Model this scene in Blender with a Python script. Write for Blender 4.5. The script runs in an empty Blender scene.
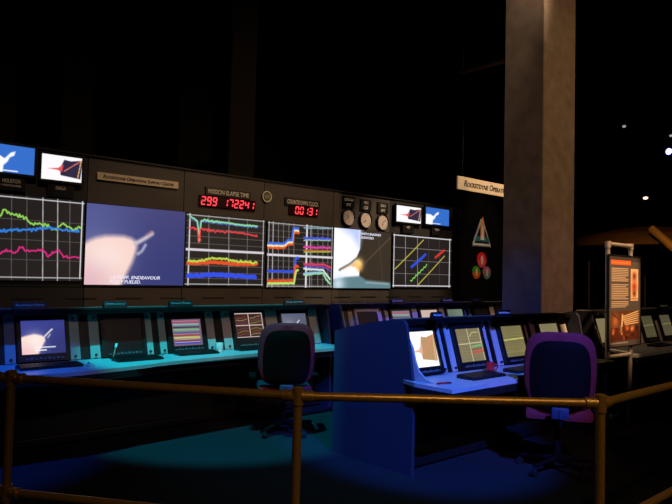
import bpy, bmesh, math, random
import numpy as np
from mathutils import Vector, Matrix
random.seed(7); rng = np.random.default_rng(7)
SC = bpy.context.scene; COL = SC.collection
PI = math.pi
# ------------------------------------------------------------------ camera (x runs along the consoles, y towards the display wall)
FL, YAW, PIT, ROL, EYE = 646.0, math.radians(47.83), math.radians(2.22), math.radians(1.29), 1.55
Fv = np.array([math.cos(YAW)*math.cos(PIT), math.sin(YAW)*math.cos(PIT), math.sin(PIT)])
Rv = np.array([math.sin(YAW), -math.cos(YAW), 0.0]); Uv = np.cross(Rv, Fv)
R2 = Rv*math.cos(ROL)+Uv*math.sin(ROL); U2 = Uv*math.cos(ROL)-Rv*math.sin(ROL)
CP = np.array([0, 0, EYE])
def ray(x, y): return Fv+R2*(x-336)/FL-U2*(y-252)/FL
def onz(x, y, z): d = ray(x, y); return CP+d*(z-EYE)/d[2]
def ony(x, y, w): d = ray(x, y); return CP+d*w/d[1]
cam = bpy.data.cameras.new('camera'); cam.sensor_width = 36; cam.lens = FL/672*36; cam.clip_end = 200
co = bpy.data.objects.new('camera', cam); COL.objects.link(co); SC.camera = co
co.matrix_world = Matrix(((R2[0], U2[0], -Fv[0], 0), (R2[1], U2[1], -Fv[1], 0), (R2[2], U2[2], -Fv[2], EYE), (0, 0, 0, 1)))
SC.view_settings.view_transform = 'Standard'; SC.view_settings.look = 'None'
SC.view_settings.exposure = 0; SC.view_settings.gamma = 1; SC.view_settings.use_curve_mapping = False

# ------------------------------------------------------------------ materials
def lin(c): 
    c = np.asarray(c, float)/255.0
    return np.where(c <= .04045, c/12.92, ((c+.055)/1.055)**2.4)
MC = {}
def mat(name, rgb, rough=.6, metal=0, bump=0, scale=40, vary=.0, spec=.5, coat=0):
    if name in MC: return MC[name]
    m = bpy.data.materials.new(name); m.use_nodes = True; nt = m.node_tree
    b = nt.nodes['Principled BSDF']; c = list(lin(rgb))+[1]
    b.inputs['Base Color'].default_value = c; b.inputs['Roughness'].default_value = rough
    b.inputs['Metallic'].default_value = metal; b.inputs['Specular IOR Level'].default_value = spec
    tc = nt.nodes.new('ShaderNodeTexCoord')
    n = nt.nodes.new('ShaderNodeTexNoise'); n.inputs['Scale'].default_value = scale; n.inputs['Detail'].default_value = 4
    nt.links.new(tc.outputs['Object'], n.inputs['Vector'])
    if vary:
        r = nt.nodes.new('ShaderNodeValToRGB'); r.color_ramp.elements[0].position = .3; r.color_ramp.elements[1].position = .7
        r.color_ramp.elements[0].color = [v*(1-vary) for v in c[:3]]+[1]; r.color_ramp.elements[1].color = [min(1, v*(1+vary)) for v in c[:3]]+[1]
        nt.links.new(n.outputs['Fac'], r.inputs['Fac']); nt.links.new(r.outputs['Color'], b.inputs['Base Color'])
    if bump:
        bp = nt.nodes.new('ShaderNodeBump'); bp.inputs['Strength'].default_value = bump; bp.inputs['Distance'].default_value = .01
        nt.links.new(n.outputs['Fac'], bp.inputs['Height']); nt.links.new(bp.outputs['Normal'], b.inputs['Normal'])
    MC[name] = m; return m
def emat(name, rgb, s):
    m = bpy.data.materials.new(name); m.use_nodes = True; nt = m.node_tree; nt.nodes.clear()
    o = nt.nodes.new('ShaderNodeOutputMaterial'); e = nt.nodes.new('ShaderNodeEmission')
    e.inputs[0].default_value = list(lin(rgb))+[1]; e.inputs[1].default_value = s
    nt.links.new(e.outputs[0], o.inputs[0]); return m
def picture_mat(name, emit):
    m = bpy.data.materials.new(name); m.use_nodes = True; nt = m.node_tree; b = nt.nodes['Principled BSDF']
    a = nt.nodes.new('ShaderNodeVertexColor'); a.layer_name = 'col'
    if emit:
        b.inputs['Base Color'].default_value = (.004, .004, .004, 1); b.inputs['Roughness'].default_value = .35
        nt.links.new(a.outputs['Color'], b.inputs['Emission Color']); b.inputs['Emission Strength'].default_value = emit
    else:
        nt.links.new(a.outputs['Color'], b.inputs['Base Color']); b.inputs['Roughness'].default_value = .5
    return m
M_WALLPIC = picture_mat('projected_picture', 1.0); M_MONPIC = picture_mat('monitor_picture', 1.0); M_PRINT = picture_mat('printed_sheet', 0)
M_BLACK = mat('black_laminate', (13, 12, 12), .55, bump=.05)
M_BLACKP = mat('black_plastic', (14, 14, 15), .45, bump=.05, scale=300)
M_HOOD = mat('matt_black_hood', (6, 6, 6), .8, bump=.05, spec=.12)
M_PALE = mat('pale_painted_steel', (176, 164, 158), .5, bump=.03, scale=200, vary=.04)
M_TOP = mat('pale_worktop', (168, 166, 168), .42, vary=.03, scale=12)
M_WALLP = mat('brown_grey_panel', (78, 68, 60), .6, vary=.12, scale=3, bump=.05)
M_WALLD = mat('dark_grey_panel', (42, 38, 36), .6, vary=.1, scale=3, bump=.05)
M_ROOM = mat('black_paint', (6, 5, 5), .8, bump=.1, scale=8)
M_CARPET = mat('dark_carpet', (30, 32, 38), .95, bump=.6, scale=160, vary=.25, spec=.1)
M_CONC = mat('raw_concrete', (128, 110, 92), .85, bump=.4, scale=5, vary=.22)
M_RAIL = mat('bronze_pipe', (205, 156, 84), .36, metal=.7, bump=.04, scale=60, vary=.1)
M_ALU = mat('brushed_pipe', (190, 176, 160), .4, metal=.7, bump=.03, scale=80)
M_CHROME = mat('chrome', (200, 200, 205), .18, metal=1)
M_PURPLE = mat('purple_fabric', (104, 16, 36), .9, bump=.5, scale=220, vary=.15)
M_SHELL = mat('black_chair_plastic', (5, 5, 6), .8, bump=.08, scale=200, spec=.1)
M_PANELEND = mat('dark_blue_grey_laminate', (40, 42, 56), .6, bump=.05, scale=60, vary=.05)
M_WHITE = mat('white_paint', (235, 232, 225), .5)
M_CREAM = mat('cream_board', (222, 196, 160), .6, vary=.03, scale=5)
M_INK = mat('dark_ink', (18, 22, 48), .6)
M_GREYT = mat('grey_lettering', (236, 222, 200), .6)
M_RED = mat('red_plastic', (190, 30, 30), .35)
M_GLASS = mat('smoked_glass', (40, 60, 60), .05, spec=.8)
M_CLOCK = mat('clock_face', (226, 205, 190), .5)
M_TAN = mat('canopy_skin', (150, 105, 60), .6, vary=.15, scale=2, bump=.1)
M_LED = emat('red_led', (255, 60, 72), 2.0)
M_LEDOFF = mat('dark_red_window', (50, 4, 6), .2)
M_BLUELENS = emat('blue_lamp_lens', (110, 110, 255), 10)
M_WARMLENS = emat('warm_lamp_lens', (255, 225, 190), 2.0)
M_DIMLENS = emat('dim_lamp_lens', (200, 200, 200), .55)

# ------------------------------------------------------------------ building helpers
def BM(): return bmesh.new()
def box(bm, c, s, rot=None, bev=0):
    r = bmesh.ops.create_cube(bm, size=1.0)['verts']
    m = Matrix.Translation(Vector(c)) @ (rot.to_4x4() if rot else Matrix.Identity(4)) @ Matrix.Diagonal((s[0], s[1], s[2], 1))
    bmesh.ops.transform(bm, matrix=m, verts=r)
    if bev:
        es = list({e for v in r for e in v.link_edges}); bmesh.ops.bevel(bm, geom=es, offset=bev, segments=2, profile=.6, affect='EDGES')
    return bm
def span(bm, a, b, bev=0): return box(bm, [(a[i]+b[i])/2 for i in range(3)], [abs(b[i]-a[i]) for i in range(3)], None, bev)
def cyl(bm, a, b, r, r2=None, seg=16, cap=True):
    a = Vector(a); b = Vector(b); d = b-a; L = d.length
    v = bmesh.ops.create_cone(bm, cap_ends=cap, segments=seg, radius1=r, radius2=r if r2 is None else r2, depth=L)['verts']
    bmesh.ops.transform(bm, matrix=Matrix.Translation((a+b)/2) @ d.to_track_quat('Z', 'Y').to_matrix().to_4x4(), verts=v)
    return bm
def ball(bm, c, r, s=(1, 1, 1), seg=16):
    v = bmesh.ops.create_uvsphere(bm, u_segments=seg, v_segments=seg//2+2, radius=r)['verts']
    bmesh.ops.transform(bm, matrix=Matrix.Translation(Vector(c)) @ Matrix.Diagonal((s[0], s[1], s[2], 1)), verts=v); return bm
def prism(bm, prof, x0, x1):           # prof = list of (y,z), extruded along x
    a = [bm.verts.new((x0, y, z)) for y, z in prof]; b = [bm.verts.new((x1, y, z)) for y, z in prof]
    n = len(prof); bm.faces.new(a); bm.faces.new(b[::-1])
    for i in range(n): bm.faces.new((a[i], b[i], b[(i+1) % n], a[(i+1) % n]))
    bmesh.ops.recalc_face_normals(bm, faces=bm.faces); return bm
def plan(bm, pts, z0, z1):             # pts = list of (x,y), extruded in z
    a = [bm.verts.new((x, y, z0)) for x, y in pts]; b = [bm.verts.new((x, y, z1)) for x, y in pts]
    n = len(pts); bm.faces.new(a); bm.faces.new(b[::-1])
    for i in range(n): bm.faces.new((a[i], b[i], b[(i+1) % n], a[(i+1) % n]))
    bmesh.ops.recalc_face_normals(bm, faces=bm.faces); return bm
def tubepath(bm, pts, r, seg=12):
    for i in range(len(pts)-1): cyl(bm, pts[i], pts[i+1], r, seg=seg)
    for p in pts[1:-1]: ball(bm, p, r, seg=seg)
    return bm
def lathe(bm, prof, c=(0, 0, 0), seg=32, closed=False):   # prof = list of (r,z)
    rings = []
    for r, z in prof:
        rings.append([bm.verts.new((c[0]+r*math.cos(2*PI*k/seg), c[1]+r*math.sin(2*PI*k/seg), c[2]+z)) for k in range(seg)])
    for i in range(len(rings)-1):
        for k in range(seg):
            bm.faces.new((rings[i][k], rings[i][(k+1) % seg], rings[i+1][(k+1) % seg], rings[i+1][k]))
    if not closed: bm.faces.new(rings[0][::-1]); bm.faces.new(rings[-1])
    else: bmesh.ops.remove_doubles(bm, verts=bm.verts, dist=1e-6)
    bmesh.ops.recalc_face_normals(bm, faces=bm.faces); return bm
def obj(name, bm, m, parent=None, loc=(0, 0, 0), smooth=False, rot=(0, 0, 0)):
    me = bpy.data.meshes.new(name); bm.to_mesh(me); bm.free(); me.materials.append(m)
    if smooth:
        me.polygons.foreach_set('use_smooth', [True]*len(me.polygons))
        try: me.set_sharp_from_angle(angle=math.radians(40))
        except Exception: pass
    o = bpy.data.objects.new(name, me); COL.objects.link(o); o.parent = parent; o.location = loc; o.rotation_euler = rot
    return o
def tag(o, label=None, cat=None, group=None, kind=None):
    if label: o['label'] = label
    if cat: o['category'] = cat
    if group: o['group'] = group
    if kind: o['kind'] = kind
    return o
def empty(name, loc, label, cat, group=None, rz=0):
    o = bpy.data.objects.new(name, None); COL.objects.link(o); o.location = loc; o.rotation_euler = (0, 0, rz); o.empty_display_size = .1
    return tag(o, label, cat, group)
def copy_tree(o, parent=None):
    c = o.copy(); COL.objects.link(c); c.parent = parent
    for ch in list(o.children): copy_tree(ch, c)
    return c
def struct(name, bm, m): return tag(obj(name, bm, m), kind='structure')
XZ = Matrix(((1, 0, 0), (0, 0, -1), (0, 1, 0)))   # text plane -> facing -y
def text(body, w, h, m, parent, loc, name='lettering', caps=False, shear=0, thick=.002, tilt=0, bold=0):
    """lettering facing -y, fitted to w x h metres, centred on loc"""
    cu = bpy.data.curves.new(name, 'FONT'); cu.body = body; cu.extrude = .02; cu.shear = shear; cu.offset = bold
    cu.resolution_u = 3; cu.align_x = 'CENTER'
    if caps:
        cu.small_caps_scale = .72
        for f in cu.body_format: f.use_small_caps = True
    t = bpy.data.objects.new('t', cu); COL.objects.link(t); bpy.context.view_layer.update()
    me = bpy.data.meshes.new_from_object(t.evaluated_get(bpy.context.evaluated_depsgraph_get()))
    bpy.data.objects.remove(t)
    n = len(me.vertices); a = np.zeros(n*3); me.vertices.foreach_get('co', a); a = a.reshape(-1, 3)
    lo, hi = a.min(0), a.max(0); a -= (lo+hi)/2; a *= np.array([w, h, thick])/np.maximum(hi-lo, 1e-6)
    b = np.stack([a[:, 0], -a[:, 2], a[:, 1]], 1)
    if tilt:
        c, s = math.cos(tilt), math.sin(tilt); b = np.stack([b[:, 0], b[:, 1]*c+b[:, 2]*s, -b[:, 1]*s+b[:, 2]*c], 1)
    me.vertices.foreach_set('co', b.ravel()); me.update(); me.materials.clear(); me.materials.append(m)
    o = bpy.data.objects.new(name, me); COL.objects.link(o); o.parent = parent; o.location = loc; return o

# ------------------------------------------------------------------ pictures shown on screens, rasterised into colour attributes
class Pic:
    def __init__(s, nx, ny, bg=(0, 0, 0), aspect=1.33):
        s.nx, s.ny, s.asp = nx, ny, aspect
        v, u = np.meshgrid(np.linspace(0, 1, ny), np.linspace(0, 1, nx), indexing='ij'); s.u, s.v = u, v   # v=0 is the top
        s.a = np.ones((ny, nx, 3))*np.array(bg, float)
    def mix(s, m, c): s.a = s.a*(1-m[..., None])+np.array(c, float)*m[..., None]
    def line(s, pts, w, c, soft=.004):
        m = np.zeros_like(s.u)
        for (x0, y0), (x1, y1) in zip(pts[:-1], pts[1:]):
            ax, ay, bx, by = x0*s.asp, y0, x1*s.asp, y1; dx, dy = bx-ax, by-ay; L = dx*dx+dy*dy+1e-12
            t = np.clip(((s.u*s.asp-ax)*dx+(s.v-ay)*dy)/L, 0, 1)
            d = np.hypot(s.u*s.asp-ax-t*dx, s.v-ay-t*dy); m = np.maximum(m, np.clip((w/2+soft-d)/(2*soft), 0, 1))
        s.mix(m, c)
    def poly(s, pts, c, soft=.01):
        ins = np.zeros(s.u.shape, bool); dm = np.full(s.u.shape, 9.); n = len(pts)
        for i in range(n):
            x0, y0 = pts[i]; x1, y1 = pts[(i+1) % n]
            cond = (y0 > s.v) != (y1 > s.v)
            xi = x0+(s.v-y0)/((y1-y0) if abs(y1-y0) > 1e-9 else 1e-9)*(x1-x0); ins ^= cond & (s.u < xi)
            dx, dy = (x1-x0)*s.asp, y1-y0; L = dx*dx+dy*dy+1e-12
            t = np.clip(((s.u-x0)*s.asp*dx+(s.v-y0)*dy)/L, 0, 1); dm = np.minimum(dm, np.hypot((s.u-x0)*s.asp-t*dx, s.v-y0-t*dy))
        sd = np.where(ins, dm, -dm); s.mix(np.clip(sd/(2*soft)+.5, 0, 1), c)
    def blob(s, x, y, r, c, amt=1, sx=1): s.mix(amt*np.exp(-(((s.u-x)*s.asp/sx)**2+(s.v-y)**2)/(r*r)), c)
    def rect(s, x0, y0, x1, y1, c): s.mix(((s.u >= x0) & (s.u <= x1) & (s.v >= y0) & (s.v <= y1)).astype(float), c)
    def blit(s, p, x0, y0, x1, y1):
        m = (s.u >= x0) & (s.u <= x1) & (s.v >= y0) & (s.v <= y1)
        iu = np.clip(((s.u-x0)/(x1-x0)*(p.nx-1)).astype(int), 0, p.nx-1); iv = np.clip(((s.v-y0)/(y1-y0)*(p.ny-1)).astype(int), 0, p.ny-1)
        s.a[m] = p.a[iv[m], iu[m]]
    def noisy(s, x0, x1, f, amp, n=60):
        xs = np.linspace(x0, x1, n); return [(x, f((x-x0)/(x1-x0))+amp*rng.standard_normal()) for x in xs]
    def mesh(s, name, w, h, thick, m, parent, loc, tilt=0, gain=1.0):
        """a solid slab w x h, picture on its -y face"""
        nx, ny = s.nx, s.ny
        x = (s.u-.5)*w; z = (.5-s.v)*h; y = np.zeros_like(x)
        vf = np.stack([x, y, z], -1).reshape(-1, 3)
        back = np.array([(-w/2, thick, h/2), (w/2, thick, h/2), (w/2, thick, -h/2), (-w/2, thick, -h/2)])
        V = np.vstack([vf, back])
        if tilt:
            c, q = math.cos(tilt), math.sin(tilt); V = np.stack([V[:, 0], V[:, 1]*c+V[:, 2]*q, -V[:, 1]*q+V[:, 2]*c], 1)
        i = np.arange(ny-1)[:, None]*nx+np.arange(nx-1)[None]; F = np.stack([i, i+nx, i+nx+1, i+1], -1).reshape(-1, 4).tolist()
        o = nx*ny; a, b, c_, d = 0, nx-1, nx*ny-1, nx*(ny-1)
        F += [[o+1, o+2, o+3, o], [a, b, o+1, o], [b, c_, o+2, o+1], [c_, d, o+3, o+2], [d, a, o, o+3]]
        me = bpy.data.meshes.new(name); me.from_pydata(V.tolist(), [], F); me.materials.append(m)
        at = me.color_attributes.new('col', 'FLOAT_COLOR', 'POINT')
        cc = np.ones((len(V), 4)); cc[:, :3] = 0.002; cc[:o, :3] = (lin(np.clip(s.a, 0, 255))*gain).reshape(-1, 3)
        at.data.foreach_set('color', cc.ravel()); me.color_attributes.render_color_index = 0
        ob = bpy.data.objects.new(name, me); COL.objects.link(ob); ob.parent = parent; ob.location = loc; return ob
WHITE = (235, 235, 240)
def pic_plume(nx=80, ny=64, bg=(62, 70, 140), cap=True):
    p = Pic(nx, ny, bg); p.blob(1, 1, .9, tuple(v*.75 for v in bg)); 
    p.poly([(-.05, .5), (.12, .44), (.3, .4), (.45, .44), (.53, .5), (.54, .6), (.48, .74), (.42, .86), (.36, 1.05), (-.05, 1.05)], (255, 226, 214), .03)
    p.blob(.3, .62, .25, (255, 244, 238), .7); p.blob(.05, 1, .35, (235, 180, 190), .6)
    p.line([(.53, .48), (.68, .3), (.71, .27)], .045, (225, 220, 225), .012); p.line([(.6, .52), (.66, .42)], .03, (200, 200, 215), .012)
    if cap: p.line([(.3, .8), (.76, .8)], .03, (255, 255, 255)); p.line([(.3, .88), (.55, .88)], .03, (255, 255, 255))
    return p
def pic_tv_plume(nx=64, ny=50):
    p = Pic(nx, ny, (54, 112, 205))
    p.poly([(-.05, .4), (.2, .4), (.32, .5), (.45, .27), (.56, .2), (.53, .36), (.43, .45), (.39, .6), (.3, .75), (.28, 1.1), (-.05, 1.1)], (255, 255, 255), .02)
    p.line([(.28, .93), (.62, .93)], .04, (240, 245, 255)); return p
def pic_engine(nx=64, ny=50, pale=False):
    p = Pic(nx, ny, (255, 252, 255))
    p.poly([(.55, .14), (.72, .17), (1.02, .08), (.97, .86), (.47, .78), (.45, .5)], (48, 40, 66) if not pale else (176, 140, 96), .012)
    p.poly([(.16, .56), (.4, .5), (.54, .33), (.5, .66), (.4, .58)], (226, 86, 86) if not pale else (210, 170, 140), .02)
    p.line([(.56, .6), (.98, .1)], .035, (222, 120, 104)); p.line([(.98, .1), (.9, .85)], .035, (226, 176, 120))
    p.line([(.5, .1), (.8, .1)], .04, (255, 255, 255)); return p
def pic_stripes(nx=80, ny=80, k=1.0):
    p = Pic(nx, ny, (120, 96, 120)); n = 9
    cs = [(190, 60, 90), (120, 180, 170), (40, 60, 70), (110, 190, 110), (80, 90, 150), (160, 70, 60), (200, 200, 70), (130, 60, 70), (60, 70, 190)]
    for i, c in enumerate(cs):
        y = .09+i*.1; p.line([(.06, y), (.92, y+.01)], .055, tuple(v*k for v in c)); p.line([(.06, y-.03), (.92, y-.03)], .008, (230, 220, 230))
    return p
def pic_quads(nx=90, ny=80, bg=(52, 34, 30), fr=(225, 200, 200), cols=None):
    p = Pic(nx, ny, bg)
    for x in np.linspace(.04, .96, 9): p.line([(x, 0), (x, 1)], .006, tuple(min(255, v*1.7) for v in bg))
    for y in np.linspace(.04, .96, 11): p.line([(0, y), (1, y)], .006, tuple(min(255, v*1.7) for v in bg))
    cols = cols or [(150, 60, 60), (180, 150, 110), (130, 50, 90), (150, 140, 60)]
    for q, (x0, y0) in enumerate(((.06, .06), (.56, .06), (.06, .56), (.56, .56))):
        for k in range(3): p.line(p.noisy(x0, x0+.38, lambda t, k=k: y0+.1+.11*k+.04*math.sin(4*t+q), .01, 20), .018, cols[(q+k) % 4])
    for l in (((.5, 0), (.5, 1)), ((0, .5), (1, .5)), ((.01, 0), (.01, 1)), ((.99, 0), (.99, 1)), ((0, .015), (1, .015)), ((0, .985), (1, .985))): p.line(list(l), .035, fr)
    return p
def pic_pale_chart(kind=0):
    p = Pic(80, 70, (128, 118, 86) if kind != 2 else (120, 112, 72))
    for x in np.linspace(.05, .95, 9): p.line([(x, 0), (x, 1)], .006, (165, 152, 110))
    for y in np.linspace(.05, .95, 11): p.line([(0, y), (1, y)], .006, (156, 144, 104))
    if kind == 0:
        p.line([(.5, 0), (.5, 1)], .03, (205, 196, 160)); p.line([(0, .46), (1, .44)], .03, (205, 196, 160)); p.line([(.98, 0), (.98, 1)], .03, (205, 196, 160))
        p.line([(.56, .24), (.68, .12), (.9, .12)], .025, (200, 200, 120)); p.line([(.56, .56), (.97, .52)], .05, (110, 190, 120)); p.line([(.56, .66), (.97, .62)], .04, (150, 80, 60)); p.line([(.56, .74), (.97, .71)], .06, (200, 80, 70))
    else:
        p.line([(0, .45), (1, .42)], .04, (200, 196, 110)); p.line([(0, .85), (1, .83)], .02, (150, 140, 100))
    return p
def pic_off(): return Pic(8, 8, (16, 9, 9))

# ------------------------------------------------------------------ the setting
X0, X1, Y0, Y1, ZC = -6, 34, -5, 15, 7.0
struct('floor', span(BM(), (X0, Y0, -.1), (X1, Y1, 0)), M_CARPET)
struct('ceiling', span(BM(), (X0, Y0, ZC), (X1, Y1, ZC+.1)), M_ROOM)
struct('wall_back', span(BM(), (X0, Y1, 0), (X1, Y1+.1, ZC)), M_ROOM)
struct('wall_front', span(BM(), (X0, Y0-.1, 0), (X1, Y0, ZC)), M_ROOM)
struct('wall_left', span(BM(), (X0-.1, Y0, 0), (X0, Y1, ZC)), M_ROOM)
struct('wall_right', span(BM(), (X1, Y0, 0), (X1+.1, Y1, ZC)), M_ROOM)
struct('wall_partition', span(BM(), (10.42, 8.02, 0), (15.5, 8.14, 3.4)), mat('matt_black_partition', (4, 4, 4), .95, bump=.05, spec=.1))
# columns: raw concrete shafts, floor to ceiling
def column(name, x0, x1, y0, y1, ch, m=None):
    bm = BM(); plan(bm, [(x0+ch, y0), (x1-ch, y0), (x1, y0+ch), (x1, y1-ch), (x1-ch, y1), (x0+ch, y1), (x0, y1-ch), (x0, y0+ch)], 0, ZC)
    return obj(name, bm, m or M_CONC)
tag(column('concrete_column', 7.93, 8.80, 4.6, 5.225, .012), 'tall bare concrete column rising between the console rows', 'column')
a, b = ony(228, 180, 9.2), ony(254, 180, 9.2)
tag(column('concrete_column', a[0], b[0], 9.2, 9.75, .02, mat('darkened_brown_concrete', (30, 23, 18), .9, bump=.3, scale=5, vary=.2)), 'dim brown column rising behind the display wall', 'column')  # concrete colour darkened to keep this column dim

# ------------------------------------------------------------------ display wall at y = 7.9
WY = 7.9
def W(px, py, y=WY): p = ony(px, py, y); return p[0], p[2]
def quad(tl, tr, br, bl, y=WY):
    P = [W(*q, y) for q in (tl, tr, br, bl)]
    return (P[0][0]+P[3][0])/2, (P[1][0]+P[2][0])/2, (P[2][1]+P[3][1])/2, (P[0][1]+P[1][1])/2   # x0,x1,z0,z1
wx0, wx1, wtop = -1.2, W(454, 206)[0], 2.97
dw = empty('display_wall', (0, WY, 0), 'long brown panelled display wall housing the big screens', 'display wall')
seams = [wx0, .9, W(88, 200)[0], W(185, 200)[0], W(265, 220)[0], W(334, 230)[0], W(391, 235)[0], wx1]
for i in range(len(seams)-1):
    a, b = seams[i]+.004, seams[i+1]-.004
    obj('upper_panel', span(BM(), (a, .03, 1.36), (b, .2, wtop), .004), M_WALLD if i in (0, 1, 6) else M_WALLP, dw)
    obj('lower_panel', span(BM(), (a, .02, .12), (b, .2, 1.35), .004), M_WALLD if i in (0, 1, 6) else M_WALLP, dw)
obj('plinth', span(BM(), (wx0, .05, 0), (wx1, .2, .12)), M_BLACK, dw)
x = wx0+.3
while x < wx1-.5: obj('vent_slot', span(BM(), (x, .014, 1.21), (x+.36, .03, 1.225)), M_BLACKP, dw); x += .62
obj('top_cap', span(BM(), (wx0, .0, wtop), (wx1, .22, wtop+.02)), M_BLACK, dw)

GRID = (150, 146, 150)
class WallPic(Pic):
    def __init__(s, q, bg, dens=2.0):
        s.x0, s.x1, s.z0, s.z1 = q; w, h = s.x1-s.x0, s.z1-s.z0
        Pic.__init__(s, int(max(24, w*88*dens)), int(max(20, h*84*dens)), bg, w/h)
    def P(s, px, py): x, z = W(px, py); return ((x-s.x0)/(s.x1-s.x0), (s.z1-z)/(s.z1-s.z0))
    def L(s, pts, w, c, **k): s.line([s.P(*p) for p in pts], w, c, **k)
    def G(s, pts, c, **k): s.poly([s.P(*p) for p in pts], c, **k)
def install(p, name, label, cat, group, frame, m=M_WALLPIC, fw=.006, yoff=0., gain=1.0):
    w, h = p.x1-p.x0, p.z1-p.z0; cx, cz = (p.x0+p.x1)/2, (p.z0+p.z1)/2
    r = empty(name, (cx, WY-yoff, cz-h/2), label, cat, group)
    p.mesh('screen', w, h, .025, m, r, (0, 0, h/2), gain=gain)
    bm = BM(); o = fw
    for a, b in (((-w/2-o, -.006, -o), (-w/2, .03, h+o)), ((w/2, -.006, -o), (w/2+o, .03, h+o)), ((-w/2, -.006, -o), (w/2, .03, 0)), ((-w/2, -.006, h), (w/2, .03, h+o))): span(bm, a, b)
    obj('frame', bm, frame, r); return r
CH = 'big flat screens in the display wall'
BG = (36, 31, 30)
# left chart: green, blue and magenta traces
q = quad((0, 191), (84.5, 203.8), (81.5, 282), (0, 279)); q = (q[1]-1.52, q[1], q[2], q[3])
p = WallPic(q, BG)
for px, c in ((11.7, 110), (27, 110), (43, 215), (57.8, 215), (70, 130)): p.L([(px, 190), (px-.4, 282)], .009 if c > 200 else .006, (c, c, c))
for k in range(1, 4): v = .05+.235*k; p.line([(0, v), (1, v)], .005, (110, 106, 104))
p.line([(0, .028), (1, .028)], .011, WHITE); p.line([(.985, 0), (.985, .97)], .014, WHITE); p.line([(0, .965), (1, .965)], .011, (200, 200, 205))
for k in range(4): p.line([(.3-.13*k, 0), (.3-.13*k, .96)], .005, (110, 110, 110))
f = lambda pts: np.array(pts)
def trace(pts, amp, w, c, step=1.1):
    xs = np.arange(pts[0][0], pts[-1][0], step); ys = np.interp(xs, [a for a, _ in pts], [b for _, b in pts])+amp*rng.standard_normal(len(xs))
    p.L(list(zip(xs, ys)), w, c)
trace([(-30, 222), (-6, 214), (0, 217), (4, 210), (9, 213), (15, 215), (25, 217), (30, 223), (45, 225), (55, 230), (62, 224), (68, 226), (74, 230), (82, 228)], 1.1, .018, (150, 220, 90))
trace([(-30, 232), (0, 231), (14, 230), (30, 230), (50, 228), (65, 230), (80, 231)], .9, .022, (50, 130, 225))
trace([(-30, 258), (0, 254), (5, 250), (15, 253), (20, 248), (27, 251), (43, 250), (48, 256), (59, 250), (64, 257), (80, 257)], .7, .018, (225, 40, 130))
install(p, 'chart_screen', 'leftmost grid screen with green blue and magenta traces', 'screen', CH, M_BLACKP)
# big picture screen: plume over blue sky
p = WallPic(quad((86.4, 202.8), (184.6, 212), (183.8, 286), (84.3, 284)), (58, 62, 118))
p.blob(0, .25, .7, (98, 104, 164), .7); p.blob(1, .8, .6, (52, 58, 118), .7)
p.G([(80, 246), (90, 240), (96, 237.6), (105, 235.8), (113.7, 235.6), (124, 236), (131, 238), (135.5, 241), (137, 247), (136, 252), (132.5, 262), (127.5, 272), (120, 288), (78, 290)], (250, 214, 205), soft=.035)
p.blob(*p.P(104, 258), .2, (255, 240, 232), .7, 1.3); p.blob(*p.P(88, 282), .3, (216, 170, 190), .6)
p.L([(135.5, 243.6), (145, 238.4), (152, 233.6)], .052, (205, 195, 205), soft=.02); p.L([(147, 234.5), (152, 231.8)], .02, (160, 110, 130), soft=.02)
p.L([(138, 254), (142, 251), (145.5, 245)], .03, (190, 190, 210), soft=.018)
r = install(p, 'picture_screen', 'large video screen of a white plume on blue sky with a two-line caption', 'screen', CH, M_BLACKP)
zb = r.location.z
M_CAP = emat('caption_white', (240, 240, 255), 1.0)
def caption(r, body, x0p, x1p, yp, hm):
    x0, z = W(x0p, yp); x1, _ = W(x1p, yp); text(body, x1-x0, hm, M_CAP, r, ((x0+x1)/2-r.location.x, -.002, z-r.location.z), 'lettering', shear=.2, bold=.012)
caption(r, 'LIFTOFF. ENDEAVOUR', 110, 160, 277.2, .042); caption(r, 'FULLY FUELED.', 110, 140.5, 281.7, .042)
# two-panel chart
p = WallPic(quad((185.8, 212.6), (264.2, 220.6), (263.4, 286.8), (185.4, 284.4)), BG)
for px, c in ((209, 150), (229, 190), (247.5, 130)): p.L([(px, 210), (px-.4, 289)], .008, (c, c, c))
for v in (.1, .2, .31, .41): p.line([(0, v), (1, v)], .005, (130, 126, 122))
for v in (.62, .72, .82, .9): p.line([(0, v), (1, v)], .005, (130, 126, 122))
p.line([(.04, 0), (.04, 1)], .02, (215, 210, 215)); p.line([(.985, 0), (.985, 1)], .012, (200, 200, 205)); p.line([(0, .5), (1, .5)], .035, (215, 210, 215))
p.line([(0, .018), (1, .018)], .012, (190, 190, 190)); p.line([(0, .982), (1, .982)], .012, (200, 200, 200))
trace([(190, 217), (194, 219), (197.5, 222), (199, 240), (200.5, 222), (204, 221), (215, 222.5), (230, 224), (245, 226), (258, 227)], .4, .03, (70, 100, 200), .8)
trace([(190, 216), (194, 219), (197.5, 221), (199.5, 238), (201.2, 221), (204, 220), (215, 221.5), (230, 223.5), (245, 225.5), (258, 226.6)], .5, .022, (140, 225, 160), .8)
trace([(190, 228), (197.5, 229), (199, 244), (200.5, 229), (215, 231.5), (230, 232), (245, 234), (258, 236.5)], .6, .022, (235, 60, 70), .8)
p.blob(*p.P(199.5, 240), .025, (255, 170, 140), .7)
trace([(188, 263), (200, 263), (215, 262), (230, 264), (245, 264), (257, 264.5)], .4, .05, (230, 80, 40), .8)
trace([(188, 260.5), (197, 261.5), (206, 259), (215, 258.5), (225, 259), (240, 261.5), (257, 263)], .6, .026, (190, 220, 70), .8)
trace([(188, 276), (205, 275), (215, 274.5), (235, 276), (256, 277)], .4, .06, (50, 80, 235), .8)
install(p, 'chart_screen', 'two-panel chart screen between the plume picture and the four-panel chart', 'screen', CH, M_BLACKP)
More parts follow.
